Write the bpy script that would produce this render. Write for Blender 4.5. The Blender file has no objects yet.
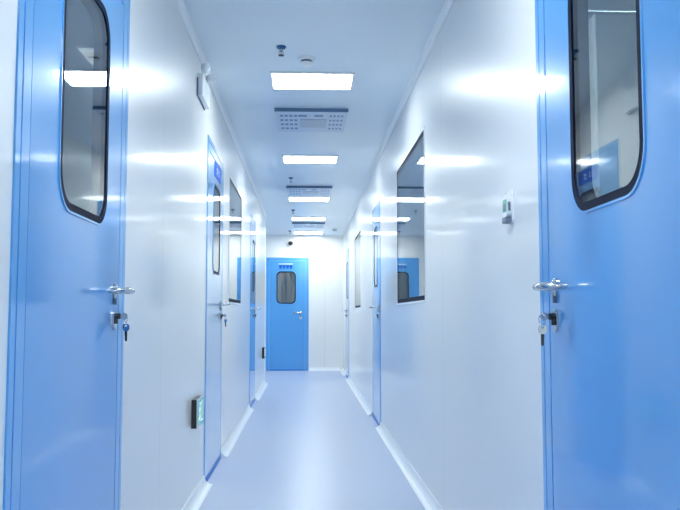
import bpy, bmesh, math, random
from mathutils import Vector, Matrix
random.seed(4)
C = bpy.context.scene.collection
PI = math.pi
XL, XR, H, YE, YB = -0.62, 0.69, 2.53, 15.22, -4.0     # wall faces, ceiling, end wall, wall behind
YC = 12.35                                             # left wall stops here, side passage beyond

# ------------------------------------------------------------------ materials
def mat(name, col, rough=0.4, metal=0.0, ior=1.5, coat=0.0, coat_rough=0.05, emit=None, es=0.0, vary=0.0, bump=0.0, scale=6.0, spec=0.5):
    m = bpy.data.materials.new(name); m.use_nodes = True
    nt = m.node_tree; b = nt.nodes['Principled BSDF']
    b.inputs['Base Color'].default_value = (*col, 1)
    b.inputs['Roughness'].default_value = rough
    b.inputs['Metallic'].default_value = metal
    b.inputs['Specular IOR Level'].default_value = spec
    b.inputs['IOR'].default_value = ior
    b.inputs['Coat Weight'].default_value = coat
    b.inputs['Coat Roughness'].default_value = coat_rough
    if emit:
        b.inputs['Emission Color'].default_value = (*emit, 1); b.inputs['Emission Strength'].default_value = es
    tc = nt.nodes.new('ShaderNodeTexCoord')
    nz = nt.nodes.new('ShaderNodeTexNoise'); nz.inputs['Scale'].default_value = scale; nz.inputs['Detail'].default_value = 3
    nt.links.new(tc.outputs['Object'], nz.inputs['Vector'])
    mr = nt.nodes.new('ShaderNodeMapRange')
    mr.inputs['To Min'].default_value = rough*(1-vary); mr.inputs['To Max'].default_value = rough*(1+vary)
    nt.links.new(nz.outputs['Fac'], mr.inputs['Value'])
    nt.links.new(mr.outputs['Result'], b.inputs['Roughness'])
    if bump:
        bp = nt.nodes.new('ShaderNodeBump'); bp.inputs['Strength'].default_value = bump; bp.inputs['Distance'].default_value = 0.01
        nt.links.new(nz.outputs['Fac'], bp.inputs['Height']); nt.links.new(bp.outputs['Normal'], b.inputs['Normal'])
    return m

def panel_wall(name, col, rough, y0, step, axis='Y'):
    """coated steel sandwich panels: a thin sealed joint every `step` metres"""
    m = mat(name, col, rough, coat=0.6, coat_rough=0.085, spec=0.12)
    nt = m.node_tree; b = nt.nodes['Principled BSDF']
    tc = nt.nodes.new('ShaderNodeTexCoord'); sp = nt.nodes.new('ShaderNodeSeparateXYZ')
    nt.links.new(tc.outputs['Object'], sp.inputs[0])
    def mt(op, a, bb=None):
        n = nt.nodes.new('ShaderNodeMath'); n.operation = op
        for i, v in enumerate((a, bb)):
            if v is None: continue
            if isinstance(v, (int, float)): n.inputs[i].default_value = v
            else: nt.links.new(v, n.inputs[i])
        return n.outputs[0]
    t = mt('DIVIDE', mt('SUBTRACT', sp.outputs[axis], y0), step)
    d = mt('ABSOLUTE', mt('SUBTRACT', mt('FRACT', mt('ADD', t, 0.5)), 0.5))
    k = mt('LESS_THAN', d, 0.0032/step)
    mx = nt.nodes.new('ShaderNodeMix'); mx.data_type = 'RGBA'
    mx.inputs['A'].default_value = (*col, 1); mx.inputs['B'].default_value = (*[c*0.8 for c in col], 1)
    nt.links.new(k, mx.inputs['Factor']); nt.links.new(mx.outputs['Result'], b.inputs['Base Color'])
    return m

def glass_mat(name, tint, r0):
    m = bpy.data.materials.new(name); m.use_nodes = True
    nt = m.node_tree; nt.nodes.clear()
    o = nt.nodes.new('ShaderNodeOutputMaterial'); mx = nt.nodes.new('ShaderNodeMixShader')
    tr = nt.nodes.new('ShaderNodeBsdfTransparent'); tr.inputs['Color'].default_value = (*tint, 1)
    gl = nt.nodes.new('ShaderNodeBsdfGlossy'); gl.inputs['Roughness'].default_value = 0.008
    lw = nt.nodes.new('ShaderNodeLayerWeight'); lw.inputs['Blend'].default_value = 0.5
    pw = nt.nodes.new('ShaderNodeMath'); pw.operation = 'POWER'; pw.inputs[1].default_value = 5
    ma = nt.nodes.new('ShaderNodeMath'); ma.operation = 'MULTIPLY_ADD'; ma.inputs[1].default_value = 1-r0; ma.inputs[2].default_value = r0
    L = nt.links.new
    L(lw.outputs['Facing'], pw.inputs[0]); L(pw.outputs[0], ma.inputs[0]); L(ma.outputs[0], mx.inputs[0])
    L(tr.outputs[0], mx.inputs[1]); L(gl.outputs[0], mx.inputs[2]); L(mx.outputs[0], o.inputs['Surface'])
    return m

M = {}
WALL = (0.83, 0.84, 0.835)
M['wall_l'] = panel_wall('coated_steel_panel_left', WALL, 0.34, 3.53, 2.36)
M['wall_r'] = panel_wall('coated_steel_panel_right', WALL, 0.34, 4.09, 2.36)
M['wall_e'] = panel_wall('coated_steel_panel_end', WALL, 0.25, 0.35, 1.18, 'X')
M['ceiling'] = mat('ceiling_panel', (0.73, 0.81, 0.88), 0.30)
M['floor'] = mat('blue_vinyl_floor', (0.46, 0.53, 0.70), 0.32)
M['cove'] = mat('white_cove_plastic', (0.86, 0.89, 0.92), 0.28)
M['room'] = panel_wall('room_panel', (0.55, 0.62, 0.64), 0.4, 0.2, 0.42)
M['door'] = mat('blue_door_paint', (0.062, 0.335, 0.75), 0.30, coat=1.0, coat_rough=0.07)
M['frame'] = mat('blue_frame_paint', (0.08, 0.37, 0.78), 0.28, coat=1.0, coat_rough=0.07)
M['seal'] = mat('dark_blue_seal_and_shade', (0.02, 0.19, 0.60), 0.45)  # door seals and sweeps; in the frame groove it stands for shade
M['gasket'] = mat('dark_rubber_gasket', (0.003, 0.008, 0.03), 0.6, spec=0.12)
M['glass'] = glass_mat('window_glass', (0.84, 0.91, 0.94), 0.15)
M['alu'] = mat('white_aluminium', (0.82, 0.86, 0.90), 0.3)
M['steel'] = mat('brushed_steel', (0.50, 0.54, 0.57), 0.18, metal=1.0, vary=0.2, scale=40)
M['dark_metal'] = mat('dark_metal', (0.05, 0.06, 0.07), 0.35, metal=0.7)
M['white'] = mat('white_plastic', (0.82, 0.85, 0.88), 0.3)
M['black'] = mat('black_plastic', (0.006, 0.007, 0.010), 0.3)
M['grey'] = mat('grey_plastic', (0.13, 0.17, 0.23), 0.35)
M['vent'] = mat('diffuser_face', (0.62, 0.70, 0.82), 0.35)
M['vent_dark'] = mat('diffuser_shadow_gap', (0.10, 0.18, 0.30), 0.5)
M['slot'] = mat('diffuser_slot', (0.20, 0.31, 0.48), 0.5)
M['plate_grey'] = mat('diffuser_plate', (0.50, 0.56, 0.66), 0.4)
M['sign_blue'] = mat('blue_sign', (0.02, 0.15, 0.70), 0.6, spec=0.1)
M['sign_white'] = mat('sign_white', (0.85, 0.87, 0.92), 0.4)
M['exit_green'] = mat('exit_panel', (0.08, 0.36, 0.36), 0.2, emit=(0.10, 0.62, 0.60), es=0.22)
M['exit_white'] = mat('exit_pictogram', (0.85, 0.95, 0.9), 0.3, emit=(0.7, 1.0, 0.85), es=0.3)
M['green_label'] = mat('green_label', (0.18, 0.55, 0.42), 0.25)
M['lens'] = mat('lamp_lens', (0.85, 0.9, 0.95), 0.08, coat=1.0)
M['bronze'] = mat('sprinkler_blue', (0.03, 0.13, 0.30), 0.3, metal=0.3)
M['light'] = mat('light_diffuser', (0.9, 0.9, 0.9), 0.4, emit=(0.915, 0.985, 0.97), es=32.0)
M['light_fill'] = mat('dim_light_diffuser', (0.9, 0.9, 0.9), 0.4, emit=(0.9, 1.0, 1.0), es=32.0)  # fill light for the rooms behind the glass
M['light_faint'] = mat('faint_light_diffuser', (0.8, 0.8, 0.74), 0.4, emit=(1.0, 1.0, 0.92), es=0.7)
M['curtain'] = mat('pale_curtain', (0.84, 0.86, 0.82), 0.8)
M['sign_letter'] = mat('sign_letter_blue', (0.004, 0.13, 0.68), 0.6, spec=0.1)

# ------------------------------------------------------------------ mesh helpers
def box(bm, x0, x1, y0, y1, z0, z1, bev=0.0):
    r = bmesh.ops.create_cube(bm, size=1.0, matrix=Matrix.Translation(((x0+x1)/2, (y0+y1)/2, (z0+z1)/2)) @ Matrix.Diagonal((abs(x1-x0), abs(y1-y0), abs(z1-z0), 1)))
    if bev:
        es = set(e for v in r['verts'] for e in v.link_edges)
        bmesh.ops.bevel(bm, geom=list(es), offset=bev, segments=2, affect='EDGES', profile=0.6)

def obj(name, bm, m, parent=None, smooth=False):
    bmesh.ops.recalc_face_normals(bm, faces=bm.faces[:])
    me = bpy.data.meshes.new(name); bm.to_mesh(me); bm.free()
    if smooth:
        for p in me.polygons: p.use_smooth = True
        me.set_sharp_from_angle(angle=math.radians(40))
    me.materials.append(M[m])
    o = bpy.data.objects.new(name, me); C.objects.link(o)
    if parent: o.parent = parent
    return o

def boxobj(name, m, parent, *a, bev=0.0):
    bm = bmesh.new(); box(bm, *a, bev=bev); return obj(name, bm, m, parent)

def rr(x0, x1, z0, z1, r, n=8):
    pts = []
    for cx, cz, a in ((x1-r, z1-r, 0), (x0+r, z1-r, 90), (x0+r, z0+r, 180), (x1-r, z0+r, 270)):
        for i in range(n+1):
            t = math.radians(a + 90*i/n); pts.append((cx+r*math.cos(t), cz+r*math.sin(t)))
    return pts

def plate(bm, outer, holes, y0, y1):
    """flat sheet in the xz plane with holes, thickness y0..y1"""
    es = []
    for loop in [outer]+holes:
        vs = [bm.verts.new((x, y0, z)) for x, z in loop]
        es += [bm.edges.new((vs[i], vs[(i+1) % len(vs)])) for i in range(len(vs))]
    g = bmesh.ops.triangle_fill(bm, use_beauty=True, use_dissolve=False, edges=es)
    fs = [f for f in g['geom'] if isinstance(f, bmesh.types.BMFace)]
    e = bmesh.ops.extrude_face_region(bm, geom=fs)
    bmesh.ops.translate(bm, verts=[v for v in e['geom'] if isinstance(v, bmesh.types.BMVert)], vec=(0, y1-y0, 0))

def ring(bm, a, b, y0, y1):
    """band between two loops of equal count"""
    n = len(a)
    v = [[bm.verts.new((x, y, z)) for x, z in lp] for lp, y in ((a, y0), (b, y0), (b, y1), (a, y1))]
    for i in range(n):
        j = (i+1) % n
        for k in range(4):
            bm.faces.new((v[k][i], v[k][j], v[(k+1) % 4][j], v[(k+1) % 4][i]))

def tube(bm, pts, r, n=12, sq=(1, 1)):
    """tube along points; r a number or list; sq squashes the section (side, up)"""
    pts = [Vector(p) for p in pts]; rings = []
    for i, p in enumerate(pts):
        d = (pts[min(i+1, len(pts)-1)] - pts[max(i-1, 0)]).normalized()
        up = Vector((0, 0, 1)) if abs(d.z) < 0.9 else Vector((1, 0, 0))
        s = d.cross(up).normalized(); u = s.cross(d)
        rad = r[i] if isinstance(r, (list, tuple)) else r
        rings.append([bm.verts.new(p + rad*(sq[0]*math.cos(2*PI*k/n)*s + sq[1]*math.sin(2*PI*k/n)*u)) for k in range(n)])
    for a, b in zip(rings, rings[1:]):
        for k in range(n): bm.faces.new((a[k], a[(k+1) % n], b[(k+1) % n], b[k]))
    bm.faces.new(rings[0]); bm.faces.new(rings[-1])

def lathe(bm, prof, n=24, mtx=Matrix()):
    """(radius, height) profile turned about z, closed at both ends"""
    rings = [[bm.verts.new(mtx @ Vector((max(r, 1e-4)*math.cos(2*PI*k/n), max(r, 1e-4)*math.sin(2*PI*k/n), z))) for k in range(n)] for r, z in prof]
    for a, b in zip(rings, rings[1:]):
        for k in range(n): bm.faces.new((a[k], a[(k+1) % n], b[(k+1) % n], b[k]))
    bm.faces.new(rings[0]); bm.faces.new(rings[-1])
OUT = Matrix.Rotation(PI/2, 4, 'X')      # lathe axis z -> local -y (out of the wall)

def torus(bm, R, r, mtx, n=20, k=8):
    vs = [[bm.verts.new(mtx @ Vector(((R+r*math.cos(2*PI*j/k))*math.cos(2*PI*i/n), (R+r*math.cos(2*PI*j/k))*math.sin(2*PI*i/n), r*math.sin(2*PI*j/k)))) for j in range(k)] for i in range(n)]
    for i in range(n):
        for j in range(k): bm.faces.new((vs[i][j], vs[(i+1) % n][j], vs[(i+1) % n][(j+1) % k], vs[i][(j+1) % k]))

def empty(name, loc, rz=0.0):
    o = bpy.data.objects.new(name, None); C.objects.link(o); o.empty_display_size = 0.1
    o.location = loc; o.rotation_euler = (0, 0, rz); return o
def tag(o, label, cat, group=None):
    o['label'] = label; o['category'] = cat
    if group: o['group'] = group
    return o
def struct(o, label=None, cat=None):
    o['kind'] = 'structure'
    if label: o['label'] = label; o['category'] = cat
    return o
def copy_tree(o, parent=None):
    c = o.copy(); C.objects.link(c)
    if parent: c.parent = parent
    for ch in list(o.children): copy_tree(ch, c)
    return c
RZ = {'L': PI/2, 'R': -PI/2, 'E': 0.0}
def on_wall(name, side, along, z=0.0):
    """Empty on a wall face; local x to the viewer's right, -y out of the wall, z up"""
    loc = {'L': (XL, along, z), 'R': (XR, along, z), 'E': (along, YE, z)}[side]
    return empty(name, loc, RZ[side])

# ------------------------------------------------------------------ shell with openings
DOORS = {   # side, from, to
 1: ('L', 1.725, 2.785), 2: ('L', 5.06, 6.02), 3: ('L', 9.03, 9.93),
 4: ('R', 1.30, 2.355), 5: ('R', 7.515, 8.40), 6: ('R', 13.07, 13.97), 7: ('E', -0.747, 0.051)}
DHS = {'L': 2.16, 'R': 2.105, 'E': 2.105}
WINS = {1: ('L', 6.50, 7.76, 1.125, 2.155), 2: ('R', 4.665, 6.12, 1.105, 2.13), 3: ('R', 10.2, 11.43, 1.115, 2.12)}

def wall_with_holes(name, side, a0, a1, m, mirror_axis=None):
    holes = [(a, b, 0.0, DHS[side]) for s, a, b in DOORS.values() if s == side] + [(a, b, z0, z1) for s, a, b, z0, z1 in WINS.values() if s == side]
    holes.sort(); bm = bmesh.new()
    def seg(p, q, z0, z1):
        if q-p < 1e-6 or z1-z0 < 1e-6: return
        if side == 'L': box(bm, XL-0.05, XL, p, q, z0, z1)
        elif side == 'R': box(bm, XR, XR+0.05, p, q, z0, z1)
        else: box(bm, p, q, YE, YE+0.05, z0, z1)
    p = a0
    for a, b, z0, z1 in holes:
        seg(p, a, 0, H); seg(a, b, 0, z0); seg(a, b, z1, H); p = b
    seg(p, a1, 0, H)
    return struct(obj(name, bm, m))
wall_with_holes('wall_left', 'L', YB, YC, 'wall_l')
wall_with_holes('wall_right', 'R', YB, YE, 'wall_r')
wall_with_holes('wall_end', 'E', -3.05, XR+0.05, 'wall_e')
struct(boxobj('wall_back', 'wall_e', None, -3.05, 3.25, YB-0.05, YB, 0, H))
struct(boxobj('wall_passage', 'wall_e', None, -3.0, XL-0.05, YC-0.05, YC, 0, H))
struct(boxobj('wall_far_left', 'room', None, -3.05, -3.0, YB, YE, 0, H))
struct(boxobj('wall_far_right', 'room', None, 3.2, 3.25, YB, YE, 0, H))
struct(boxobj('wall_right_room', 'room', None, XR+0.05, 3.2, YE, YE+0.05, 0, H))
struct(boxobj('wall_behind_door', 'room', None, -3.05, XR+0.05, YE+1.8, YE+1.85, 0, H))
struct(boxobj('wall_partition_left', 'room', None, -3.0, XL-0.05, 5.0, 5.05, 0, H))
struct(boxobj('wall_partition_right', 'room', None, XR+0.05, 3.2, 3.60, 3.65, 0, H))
struct(boxobj('floor', 'floor', None, -3.05, 3.25, YB-0.05, YE+1.85, -0.1, 0))
struct(boxobj('ceiling', 'ceiling', None, -3.05, 3.25, YB-0.05, YE+1.85, H, H+0.1))

def cove(name, side, a, b, r=0.056, top=False):
    """concave quarter-round corner strip"""
    n = 8; prof = [(0, 0)] + [(r, 0)]
    for i in range(n+1):
        t = PI*1.5 - (PI/2)*i/n
        prof.append((r + (r-0.004)*math.cos(t), r + (r-0.004)*math.sin(t)))
    prof.append((0, r)); bm = bmesh.new(); ends = []
    for q in (a, b):
        vs = []
        for u, v in prof:
            z = H - v if top else v
            if side == 'L': p = (XL+u, q, z)
            elif side == 'R': p = (XR-u, q, z)
            else: p = (q, YE-u, z)
            vs.append(bm.verts.new(p))
        ends.append(vs)
    k = len(prof)
    for i in range(k): bm.faces.new((ends[0][i], ends[0][(i+1) % k], ends[1][(i+1) % k], ends[1][i]))
    bm.faces.new(ends[0]); bm.faces.new(ends[1])
    return struct(obj(name, bm, 'cove', smooth=True))
for s, nm, cuts in (('L', 'baseboard_left', [(YB, 1.725), (2.785, 5.06), (6.02, 9.03), (9.93, 12.33)]),
                    ('R', 'baseboard_right', [(YB, 1.30), (2.355, 7.515), (8.40, 13.07), (13.97, YE)]),
                    ('E', 'baseboard_end', [(-3.0, -0.747), (0.051, XR-0.056)])):
    for a, b in cuts: cove(nm, s, a, b)
cove('trim_left', 'L', YB, 12.33, 0.03, True); cove('trim_right', 'R', YB, YE, 0.03, True); cove('trim_end', 'E', -3.0, XR-0.03, 0.03, True)
# rounded corner post where the left wall stops
bm = bmesh.new(); lathe(bm, [(0.028, 0.0), (0.028, H)], 20, Matrix.Translation((XL-0.024, YC-0.002, 0)))
struct(obj('trim_corner', bm, 'cove', smooth=True))

# ------------------------------------------------------------------ doors
def handle(parent, hx, z, s):
    """lever handle; s = +1: handle on the right, the lever points left"""
    bm = bmesh.new(); lathe(bm, [(0.026, 0), (0.026, 0.006), (0.022, 0.009)], 24, Matrix.Translation((hx, -0.004, z)) @ OUT)
    pts = [(hx, -0.010, z), (hx, -0.040, z), (hx-s*0.006, -0.052, z), (hx-s*0.02, -0.058, z+0.001), (hx-s*0.06, -0.060, z+0.002),
           (hx-s*0.10, -0.065, z), (hx-s*0.122, -0.053, z-0.001), (hx-s*0.130, -0.040, z-0.001), (hx-s*0.130, -0.018, z-0.001)]
    b2 = bmesh.new(); tube(b2, pts, [0.010, 0.010, 0.012, 0.0135, 0.014, 0.014, 0.013, 0.012, 0.010], 14, (1.3, 0.8))
    lev = obj('door_handle', b2, 'steel', parent, True); lev['label'] = 'brushed steel lever handle'
    obj('rose', bm, 'steel', lev, True)
    b3 = bmesh.new(); box(b3, hx-0.004, hx+0.004, -0.014, -0.004, z-0.042, z-0.018, 0.002); obj('rose_tongue', b3, 'grey', lev)

def lock(parent, hx, z):
    bm = bmesh.new(); plate(bm, rr(hx-0.02, hx+0.02, z-0.038, z+0.024, 0.0195, 6), [], -0.004, -0.010)
    e = obj('lock_escutcheon', bm, 'steel', parent)
    bm = bmesh.new(); lathe(bm, [(0.0095, 0), (0.0095, 0.016), (0.008, 0.018)], 18, Matrix.Translation((hx, -0.009, z+0.006)) @ OUT)
    box(bm, hx-0.004, hx+0.004, -0.019, -0.009, z-0.018, z, 0.001)
    obj('lock_cylinder', bm, 'dark_metal', e, False)

def door(n, label, glass, g_z, hs, lz=1.02, hz=1.105, sign=None, r=0.10):
    side, a, b = DOORS[n]; w = b-a; DH = DHS[side]
    rt = struct(on_wall('door_%d' % n, side, (a+b)/2), label, 'door')
    hw = w/2
    def u(t, y0, y1, t2):   # inverted-U ring from inset t to inset t2
        bm = bmesh.new()
        o = [(-hw+t, 0), (-hw+t, DH-t), (hw-t, DH-t), (hw-t, 0), (hw-t2, 0), (hw-t2, DH-t2), (-hw+t2, DH-t2), (-hw+t2, 0)]
        plate(bm, o, [], y0, y1); return bm
    fr = obj('door_frame', u(0.0, -0.005, 0.05, 0.028), 'frame', rt)
    obj('groove_shade', u(0.028, -0.001, 0.045, 0.035), 'seal', fr)  # darker blue strip: shading of the frame step put into the colour
    obj('frame_rebate', u(0.035, -0.005, 0.05, 0.086), 'frame', fr)
    obj('door_seal', u(0.086, 0.0, 0.045, 0.0915), 'seal', rt)
    x0, x1 = -hw+0.0915, hw-0.0915; zt = DH-0.0915
    gx0, gx1, z0, z1 = glass[0], glass[1], g_z[0], g_z[1]
    lp = rr(gx0, gx1, z0, z1, r)
    bm = bmesh.new(); plate(bm, [(x0, 0.026), (x1, 0.026), (x1, zt), (x0, zt)], [lp], -0.004, 0.04)
    leaf = obj('door_leaf', bm, 'door', rt)
    inner = rr(gx0+0.021, gx1-0.021, z0+0.021, z1-0.021, r-0.018)
    bm = bmesh.new(); ring(bm, rr(gx0-0.006, gx1+0.006, z0-0.006, z1+0.006, r+0.006), rr(gx0, gx1, z0, z1, r), -0.007, -0.003)
    obj('glazing_bead', bm, 'frame', leaf)
    bm = bmesh.new(); ring(bm, lp, inner, -0.006, 0.04); obj('window_gasket', bm, 'gasket', leaf)['label'] = 'dark rubber window gasket'
    bm = bmesh.new(); plate(bm, inner, [], -0.003, 0.003)
    obj('window_glass', bm, 'glass', leaf)['label'] = 'dark reflective glass with rounded corners'
    boxobj('door_sweep', 'seal', leaf, x0, x1, -0.008, 0.03, 0.006, 0.026)
    boxobj('threshold', 'seal', rt, -hw+0.033, hw-0.033, -0.012, 0.05, 0.0, 0.006)
    hx = hs*(x1-0.058)
    handle(rt, hx, hz, hs); lock(rt, hx, lz)
    if sign:
        sx0, sx1, sz0, sz1, kind = sign
        if kind == 'plate':
            bm = bmesh.new(); plate(bm, rr(sx0, sx1, sz0, sz1, 0.006, 3), [], -0.004, -0.008)
            sg = obj('name_plate', bm, 'sign_blue', rt); sg['label'] = 'dark blue name plate above the glass'
            bm = bmesh.new(); cx = (sx0+sx1)/2; cz = (sz0+sz1)/2
            for i in (-1, 1):
                gx = cx+i*0.05
                box(bm, gx-0.022, gx+0.022, -0.0086, -0.0078, cz+0.010, cz+0.016); box(bm, gx-0.018, gx+0.018, -0.0086, -0.0078, cz-0.018, cz-0.013)
                box(bm, gx-0.003, gx+0.003, -0.0086, -0.0078, cz-0.022, cz+0.022)
            obj('plate_writing', bm, 'sign_white', sg)
        else:
            sg = boxobj('name_plate', 'sign_white', rt, sx0, sx1, -0.006, -0.004, sz1-0.012, sz1)
            bm = bmesh.new(); n4 = 4; gw = (sx1-sx0)/n4; zb = sz0; zt2 = sz1-0.03
            for i in range(n4):       # four block characters
                c = sx0+gw*(i+0.5); q = gw*0.40
                box(bm, c-q, c+q, -0.0075, -0.004, zt2-0.018, zt2)
                box(bm, c-q, c+q, -0.0075, -0.004, zb+0.026, zb+0.040)
                box(bm, c-q*0.75, c+q*0.75, -0.0075, -0.004, zb, zb+0.014)
                box(bm, c-0.008, c+0.008, -0.0075, -0.004, zb, zt2)
                box(bm, c-q, c-q+0.013, -0.0075, -0.004, zb+0.02, zt2); box(bm, c+q-0.013, c+q, -0.0075, -0.004, zb+0.02, zt2)
            obj('plate_writing', bm, 'sign_letter', sg)['label'] = 'dark blue writing above the glass'
    return rt, hx
def loc_x(n, v):      # along-wall coordinate to the door's local x
    s, a, b = DOORS[n]; c = (a+b)/2
    return (c-v) if s == 'R' else (v-c)
def span(n, p, q):
    t = sorted((loc_x(n, p), loc_x(n, q))); return t
H_ = {}
_, H_[1] = door(1, 'nearest blue door on the left wall, with a tall glass panel and keys in its lock', span(1, 2.03, 2.515), (1.30, 1.965), 1)
_, H_[2] = door(2, 'second blue door on the left wall, with a blue name plate over narrow glass', span(2, 5.37, 5.80), (1.305, 1.91), 1,
                sign=(*span(2, 5.42, 5.80), 1.965, 2.065, 'plate'), r=0.09)
_, H_[3] = door(3, 'third and farthest blue door on the left wall, past the left window', span(3, 9.28, 9.68), (1.30, 1.90), 1, r=0.09)
_, H_[4] = door(4, 'nearest blue door on the right wall, with a tall glass panel and keys in its lock', span(4, 1.60, 2.05), (1.285, 1.935), -1)
_, H_[5] = door(5, 'middle blue door on the right wall, just past the large right window', span(5, 7.75, 8.17), (1.30, 1.90), 1, r=0.09)
_, H_[6] = door(6, 'farthest blue door on the right wall, beside the end wall', span(6, 13.32, 13.72), (1.30, 1.90), -1, r=0.09)
_, H_[7] = door(7, 'blue door with a dark glass panel in the end wall of the corridor', span(7, -0.554, -0.192), (1.24, 1.845), 1, hz=1.07, lz=0.99,
                sign=(*span(7, -0.512, -0.25), 1.895, 1.99, 'letters'), r=0.085)

# keys hanging from the locks
def keys(n, label, dz=1.02):
    s, a, b = DOORS[n]; hx = H_[n]; base = on_wall('key_bunch', s, (a+b)/2)
    c, sn = math.cos(RZ[s]), math.sin(RZ[s])
    base.location = Vector(base.location) + Vector((hx*c, hx*sn, dz+0.006))
    tag(base, label, 'keys')
    def key_bm(flat):       # key lying in the yz plane, blade from origin towards +y, bow at -y
        bm = bmesh.new()
        return bm
    # key pushed into the cylinder
    bm = bmesh.new(); plate(bm, [(-0.0010, -0.004), (0.0010, -0.004), (0.0010, 0.004), (-0.0010, 0.004)], [], -0.029, -0.017)
    lathe(bm, [(0.0105, -0.0012), (0.0115, 0), (0.0105, 0.0012)], 18, Matrix.Translation((0, -0.038, 0)) @ Matrix.Rotation(PI/2, 4, 'Y'))
    obj('inserted_key', bm, 'steel', base)
    bm = bmesh.new(); torus(bm, 0.013, 0.0012, Matrix.Translation((0, -0.044, -0.008)) @ Matrix.Rotation(0.5, 4, 'Z') @ Matrix.Rotation(PI/2, 4, 'X')); obj('split_ring', bm, 'steel', base, True)
    bm = bmesh.new(); Rm = Matrix.Translation((0.002, -0.044, -0.024)) @ Matrix.Rotation(1.2, 4, 'Z')
    b2 = bmesh.new(); plate(b2, rr(-0.012, 0.012, -0.024, 0.0, 0.009, 5), [rr(-0.004, 0.004, -0.009, -0.003, 0.0029, 4)], -0.0012, 0.0012)
    bmesh.ops.transform(b2, matrix=Rm, verts=b2.verts[:]); hang = obj('hanging_key', b2, 'steel', base)
    b3 = bmesh.new(); plate(b3, [(-0.0045, -0.024), (-0.0045, -0.052), (-0.002, -0.057), (0.003, -0.054), (0.003, -0.049), (0.0045, -0.046), (0.003, -0.042), (0.0045, -0.037), (0.0045, -0.024)], [], -0.001, 0.001)
    bmesh.ops.transform(b3, matrix=Rm, verts=b3.verts[:]); obj('key_blade', b3, 'dark_metal', hang)
    bm.free()
keys(1, 'steel keys hanging from the lock of the nearest blue door on the left')
keys(2, 'small keys hanging from the lock of the second blue door on the left')
keys(4, 'steel keys hanging from the lock of the nearest blue door on the right')

# ------------------------------------------------------------------ windows
def window(n, label):
    s, a, b, z0, z1 = WINS[n]; rt = struct(on_wall('window_%d' % n, s, (a+b)/2), label, 'window'); hw = (b-a)/2
    def sq(i): return [(-hw+i, z0+i), (hw-i, z0+i), (hw-i, z1-i), (-hw+i, z1-i)]
    bm = bmesh.new(); ring(bm, sq(0), sq(0.012), -0.004, 0.05); obj('window_frame', bm, 'alu', rt)
    bm = bmesh.new(); ring(bm, sq(0.012), sq(0.040), -0.001, 0.006); obj('glass_border', bm, 'gasket', rt)['label'] = 'dark border printed around the pane'
    bm = bmesh.new(); box(bm, -hw+0.04, hw-0.04, -0.001, 0.006, z0+0.04, z1-0.04); obj('window_glass', bm, 'glass', rt)
    bm = bmesh.new(); box(bm, -hw+0.012, hw-0.012, 0.006, 0.05, z0+0.012, z0+0.04); obj('window_sill', bm, 'alu', rt)
window(1, 'flush window in the left wall between the second and third blue doors')
window(2, 'large flush window in the right wall, before the middle blue door')
window(3, 'far narrow looking window in the right wall, beyond the middle blue door')

# ------------------------------------------------------------------ ceiling fittings
LX = 0.035
def ceiling_light(x, y, dy=0.335, dx=0.50):
    rt = empty('ceiling_light', (x, y, H))
    bm = bmesh.new()
    def sq(i): return [(-dx/2-0.014+i, -dy/2-0.014+i), (dx/2+0.014-i, -dy/2-0.014+i), (dx/2+0.014-i, dy/2+0.014-i), (-dx/2-0.014+i, dy/2+0.014-i)]
    ring(bm, sq(0), sq(0.014), 0.0, 0.014)
    bmesh.ops.transform(bm, matrix=Matrix(((1, 0, 0, 0), (0, 0, 1, 0), (0, -1, 0, 0), (0, 0, 0, 1))), verts=bm.verts[:])
    obj('light_frame', bm, 'alu', rt)
    boxobj('light_diffuser', 'light', rt, -dx/2, dx/2, -dy/2, dy/2, -0.010, -0.001)
    return rt
lamp_rows = [(5.10, 'lit white ceiling panel lamp nearest in view, before the near air diffuser'),
             (7.72, 'lit white ceiling panel lamp second from the near end, between two air diffusers'),
             (10.40, 'lit white ceiling panel lamp just beyond the second air diffuser'),
             (12.55, 'lit white ceiling panel lamp just before the farthest air diffuser'),
             (14.72, 'lit white ceiling panel lamp closest to the end wall')]
src = None
for y, lb in lamp_rows + [(2.12, None), (-0.4, None), (-2.85, None)]:
    o = ceiling_light(LX, y) if src is None else copy_tree(src)
    src = src or o; o.location = (LX, y, H)
    tag(o, lb or 'lit white ceiling panel lamp over the near corridor, above the picture', 'ceiling light', 'corridor ceiling lamps')
o = copy_tree(src); o.location = (-1.9, 13.75, H); tag(o, 'lit white ceiling panel lamp in the side passage on the left', 'ceiling light', 'corridor ceiling lamps')

for x, y, lb in ((-1.9, 2.2, 'added fill lamp in the room behind the nearest left door'), (1.5, 1.95, 'added fill lamp in the room behind the nearest right door'),  # lamps added to brighten the rooms seen through the glass
                 (-1.9, 8.0, 'added fill lamp in the room behind the left window'), (2.0, 6.2, 'added fill lamp in the room behind the large right window'),
                 (2.0, 11.6, 'added fill lamp in the room behind the far right window')):
    o = copy_tree(src); o.location = (x, y, H); tag(o, lb, 'ceiling light', 'dim room lamps')
    for ch in o.children:
        if ch.name.startswith('light_diffuser'): ch.data = ch.data.copy(); ch.data.materials[0] = M['light_fill']

o = copy_tree(src); o.location = (-1.205, 4.66, H); o.scale = (0.3, 1, 1); tag(o, 'faint narrow ceiling lamp seen through the glass of the nearest left door', 'ceiling light', 'dim room lamps')
for ch in o.children:
    if ch.name.startswith('light_diffuser'): ch.data = ch.data.copy(); ch.data.materials[0] = M['light_faint']

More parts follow.
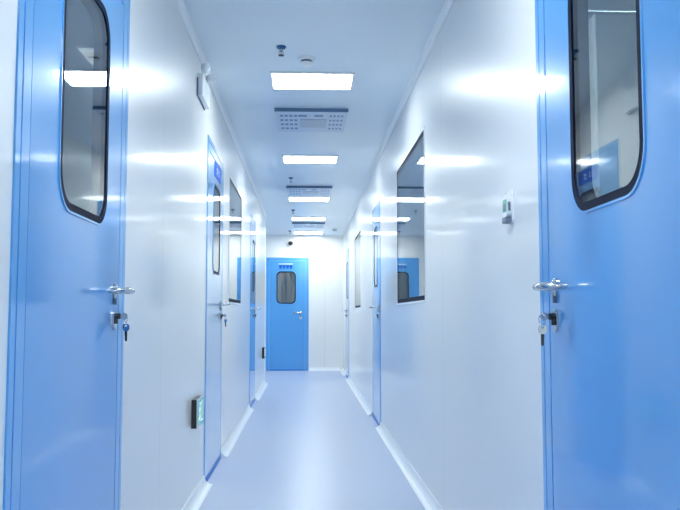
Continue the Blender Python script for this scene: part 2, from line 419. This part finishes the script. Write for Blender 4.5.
# pleated curtain inside the room behind the nearest right door
bm = bmesh.new(); n = 60; rows = []
for z in (0.95, 2.15):
    rows.append([bm.verts.new((0.80+0.29*i/n, 2.95+0.022*math.sin(i/n*PI*8), z + (0.012*math.cos(i/n*PI*8) if z > 2 else 0))) for i in range(n+1)])
for i in range(n): bm.faces.new((rows[0][i], rows[0][i+1], rows[1][i+1], rows[1][i]))
e = bmesh.ops.extrude_face_region(bm, geom=bm.faces[:]); bmesh.ops.translate(bm, verts=[v for v in e['geom'] if isinstance(v, bmesh.types.BMVert)], vec=(0, 0.003, 0))
cur = empty('curtain', (0, 0, 0)); tag(cur, 'pale pleated curtain seen through the glass of the nearest right door', 'curtain')
obj('pleated_fabric', bm, 'curtain', cur, True)
bm = bmesh.new(); tube(bm, [(XR+0.05, 2.95, 2.172), (1.30, 2.95, 2.172)], 0.010, 12); tube(bm, [(1.28, 2.95, 2.172), (1.28, 2.95, H)], 0.006, 10); obj('curtain_rail', bm, 'steel', cur, True)

def diffuser(y):
    rt = empty('air_diffuser', (LX, y, H)); w, d = 0.53, 0.66
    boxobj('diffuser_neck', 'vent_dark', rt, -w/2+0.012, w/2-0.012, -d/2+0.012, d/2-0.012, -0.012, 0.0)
    pn = boxobj('diffuser_panel', 'vent', rt, -w/2, w/2, -d/2, d/2, -0.024, -0.012, bev=0.003)
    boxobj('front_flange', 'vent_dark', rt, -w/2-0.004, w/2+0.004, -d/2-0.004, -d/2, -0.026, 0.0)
    boxobj('centre_plate', 'plate_grey', rt, -0.085, 0.115, -0.10, 0.15, -0.030, -0.024, bev=0.002)
    def slot(x, yy, sx, sy): boxobj('slot', 'slot', pn, x-sx/2, x+sx/2, yy-sy/2, yy+sy/2, -0.0252, -0.0236)
    for i in range(4):
        for j in range(4):
            slot(-0.222+0.035*j, -0.20+0.135*i, 0.024, 0.055)
            slot(0.145+0.028*j, -0.20+0.135*i, 0.017, 0.045)
    slot(-0.065, -0.205, 0.065, 0.055); slot(0.055, -0.205, 0.065, 0.055)
    return rt
dsrc = diffuser(6.15); tag(dsrc, 'slotted square air diffuser on the ceiling nearest in view, behind the first lamp', 'air vent', 'ceiling air diffusers')
for y, lb in ((9.72, 'slotted air diffuser on the ceiling just before the third lamp'), (13.45, 'slotted air diffuser on the ceiling between the two farthest lamps')):
    o = copy_tree(dsrc); o.location = (LX, y, H); tag(o, lb, 'air vent', 'ceiling air diffusers')

def sprinkler(x, y):
    rt = empty('sprinkler_head', (x, y, H))
    bm = bmesh.new(); lathe(bm, [(0.027, 0), (0.027, -0.006), (0.021, -0.013), (0.012, -0.016)], 24); obj('escutcheon', bm, 'bronze', rt, True)
    bm = bmesh.new(); lathe(bm, [(0.009, -0.012), (0.009, -0.028), (0.004, -0.030), (0.004, -0.048)], 14)
    tube(bm, [(0.008, 0, -0.026), (0.014, 0, -0.036), (0.007, 0, -0.048)], 0.0022, 8); tube(bm, [(-0.008, 0, -0.026), (-0.014, 0, -0.036), (-0.007, 0, -0.048)], 0.0022, 8)
    obj('frame_arms', bm, 'steel', rt, True)
    bm = bmesh.new(); lathe(bm, [(0.006, -0.046), (0.016, -0.050), (0.016, -0.053), (0.004, -0.054)], 18); obj('deflector', bm, 'dark_metal', rt, True)
    return rt
s0 = sprinkler(-0.143, 4.46); tag(s0, 'dark sprinkler head on the ceiling nearest in view, left of the smoke detector', 'sprinkler', 'ceiling sprinklers')
for x, y, lb in ((-0.17, 8.82, 'dark sprinkler head on the ceiling between the second lamp and second diffuser'),
                 (-0.19, 11.55, 'dark sprinkler head on the ceiling between the third and fourth lamps'),
                 (-0.29, 14.45, 'farthest dark sprinkler head, left of the last lamp')):
    o = copy_tree(s0); o.location = (x, y, H); tag(o, lb, 'sprinkler', 'ceiling sprinklers')

def detector(x, y, r=0.052):
    rt = empty('smoke_detector', (x, y, H))
    bm = bmesh.new(); lathe(bm, [(r, 0), (r, -0.012), (r*0.92, -0.016)], 28); obj('detector_base', bm, 'white', rt, True)
    bm = bmesh.new(); lathe(bm, [(r*0.62, -0.016), (r*0.62, -0.030)], 24); obj('sensing_slot', bm, 'grey', rt, True)
    bm = bmesh.new(); lathe(bm, [(r*0.80, -0.030), (r*0.80, -0.034), (r*0.55, -0.043), (r*0.1, -0.045)], 28); obj('detector_cap', bm, 'white', rt, True)
    return rt
tag(detector(-0.002, 4.66), 'round white smoke detector just before the nearest ceiling lamp', 'smoke detector')
tag(detector(0.50, 14.12), 'round smoke detector near the right wall at the far end', 'smoke detector')

# dome camera on the end wall
cam = on_wall('security_camera', 'E', -0.29, 2.40)
bm = bmesh.new(); lathe(bm, [(0.045, -0.003), (0.045, 0.012), (0.038, 0.016)], 24, OUT); obj('wall_plate', bm, 'white', cam, True)
bm = bmesh.new(); box(bm, -0.012, 0.012, -0.075, -0.012, -0.008, 0.014, 0.004); box(bm, -0.03, 0.03, -0.10, -0.045, 0.004, 0.018, 0.004); obj('bracket', bm, 'white', cam)
bm = bmesh.new(); bmesh.ops.create_uvsphere(bm, u_segments=24, v_segments=16, radius=0.044, matrix=Matrix.Translation((0, -0.072, -0.030))); obj('camera_ball', bm, 'black', cam, True)
tag(cam, 'small black ball security camera high on the end wall above the blue door', 'camera')

# ------------------------------------------------------------------ wall fittings
em = on_wall('emergency_light', 'L', 4.70, 2.27)
boxobj('battery_box', 'white', em, -0.165, 0.165, -0.034, 0.003, 0.0, 0.125, bev=0.002)
boxobj('box_gap_shade', 'vent_dark', em, -0.169, 0.169, -0.008, 0.003, -0.004, 0.10)  # dark strip painted for the shadow gap behind the battery box
for i in (-1, 1):
    bm = bmesh.new(); tube(bm, [(i*0.105, -0.026, 0.12), (i*0.105, -0.03, 0.150)], 0.008, 10)
    a = obj('lamp_arm', bm, 'white', em, True)
    mt_ = Matrix.Translation((i*0.105, -0.040, 0.172)) @ Matrix.Rotation(i*0.35, 4, 'Z') @ OUT @ Matrix.Rotation(0.15, 4, 'X')
    bm = bmesh.new(); lathe(bm, [(0.016, -0.022), (0.028, -0.014), (0.033, 0.006), (0.033, 0.014)], 26, mt_); obj('lamp_head', bm, 'white', a, True)
    bm = bmesh.new(); lathe(bm, [(0.029, 0.012), (0.028, 0.018), (0.016, 0.024), (0.004, 0.026)], 26, mt_); obj('lamp_lens', bm, 'lens', a, True)
tag(em, 'white twin-head emergency light high on the left wall before the second door', 'emergency light')

def exit_sign(y, lb):
    rt = on_wall('exit_sign', 'L', y, 0.415); w, h, d = 0.135, 0.155, 0.034
    boxobj('sign_back', 'black', rt, -w, w, -d+0.004, 0.0, 0.0, h, bev=0.003)
    bm = bmesh.new(); ring(bm, [(-w, 0), (w, 0), (w, h), (-w, h)], [(-w+0.008, 0.008), (w-0.008, 0.008), (w-0.008, h-0.008), (-w+0.008, h-0.008)], -d, -d+0.006); obj('sign_rim', bm, 'steel', rt)
    p = boxobj('sign_panel', 'exit_green', rt, -w+0.008, w-0.008, -d+0.001, -d+0.005, 0.008, h-0.008); p['label'] = 'glowing green panel'
    bm = bmesh.new(); y0, y1 = -d-0.0004, -d+0.001
    def poly(pts): plate(bm, pts, [], y0, y1)
    lathe(bm, [(0.010, 0), (0.010, 0.0014)], 16, Matrix.Translation((-0.025, -d+0.001, 0.122)) @ OUT)
    poly([(-0.040, 0.108), (-0.018, 0.108), (-0.024, 0.070), (-0.046, 0.070)])
    poly([(-0.022, 0.106), (-0.014, 0.100), (0.004, 0.088), (0.000, 0.080), (-0.018, 0.092)])
    poly([(-0.040, 0.108), (-0.062, 0.094), (-0.064, 0.080), (-0.056, 0.080), (-0.054, 0.089), (-0.036, 0.098)])
    poly([(-0.036, 0.072), (-0.024, 0.072), (-0.008, 0.050), (-0.016, 0.026), (-0.026, 0.030), (-0.020, 0.050)])
    poly([(-0.046, 0.072), (-0.034, 0.072), (-0.042, 0.048), (-0.074, 0.034), (-0.078, 0.043), (-0.052, 0.055)])
    ring(bm, [(0.02, 0.022), (0.10, 0.022), (0.10, 0.132), (0.02, 0.132)], [(0.028, 0.03), (0.092, 0.03), (0.092, 0.124), (0.028, 0.124)], y0, y1)
    obj('running_figure', bm, 'exit_white', p)
    tag(rt, lb, 'exit sign', 'low exit signs on the left wall')
exit_sign(4.62, 'green lit exit sign low on the left wall before the second door')
exit_sign(11.75, 'small dark exit sign low on the left wall near the wall corner')

dv = on_wall('alarm_button', 'R', 2.69, 1.335)
bm = bmesh.new(); plate(bm, rr(-0.034, 0.034, 0.0, 0.112, 0.016, 6), [], 0.0, -0.006); obj('back_plate', bm, 'white', dv)
bm = bmesh.new(); plate(bm, rr(-0.027, 0.027, 0.020, 0.098, 0.022, 8), [], -0.006, -0.022); bd = obj('alarm_body', bm, 'white', dv)
bm = bmesh.new(); plate(bm, rr(-0.022, 0.022, 0.040, 0.082, 0.006, 5), [], -0.022, -0.0242); obj('green_window', bm, 'green_label', bd)
for i in (-1, 1): boxobj('dark_slot', 'grey', bd, i*0.0273-0.001, i*0.0273+0.001, -0.018, -0.010, 0.042, 0.072)
boxobj('press_bar', 'grey', bd, -0.012, 0.012, -0.0262, -0.0242, 0.046, 0.066, bev=0.0008)
bm = bmesh.new(); plate(bm, [(-0.028, 0.004), (0.028, 0.004), (0.026, 0.022), (-0.026, 0.022)], [], -0.006, -0.026); obj('bottom_catch', bm, 'grey', dv)
tag(dv, 'small white alarm box with a green window on the right wall', 'alarm button')

# ------------------------------------------------------------------ camera, world, view
cd = bpy.data.cameras.new('camera'); co = bpy.data.objects.new('camera', cd); C.objects.link(co)
cd.sensor_width = 36; cd.lens = 812*36/680; cd.clip_start = 0.02
co.location = (0, 0, 1.03); co.rotation_euler = (math.radians(90+4.226), 0, math.radians(-2.391))
sc = bpy.context.scene; sc.camera = co
w = bpy.data.worlds.new('world'); sc.world = w; w.use_nodes = True
w.node_tree.nodes['Background'].inputs['Color'].default_value = (0.6, 0.75, 1.0, 1); w.node_tree.nodes['Background'].inputs['Strength'].default_value = 0.2
vs = sc.view_settings; vs.view_transform = 'Standard'; vs.look = 'None'; vs.gamma = 1.0; vs.exposure = 0.0; vs.use_curve_mapping = False
sc.cycles.max_bounces = 14; sc.cycles.diffuse_bounces = 8; sc.cycles.glossy_bounces = 8; sc.cycles.transparent_max_bounces = 16
sc.cycles.use_denoising = True; sc.cycles.caustics_reflective = True
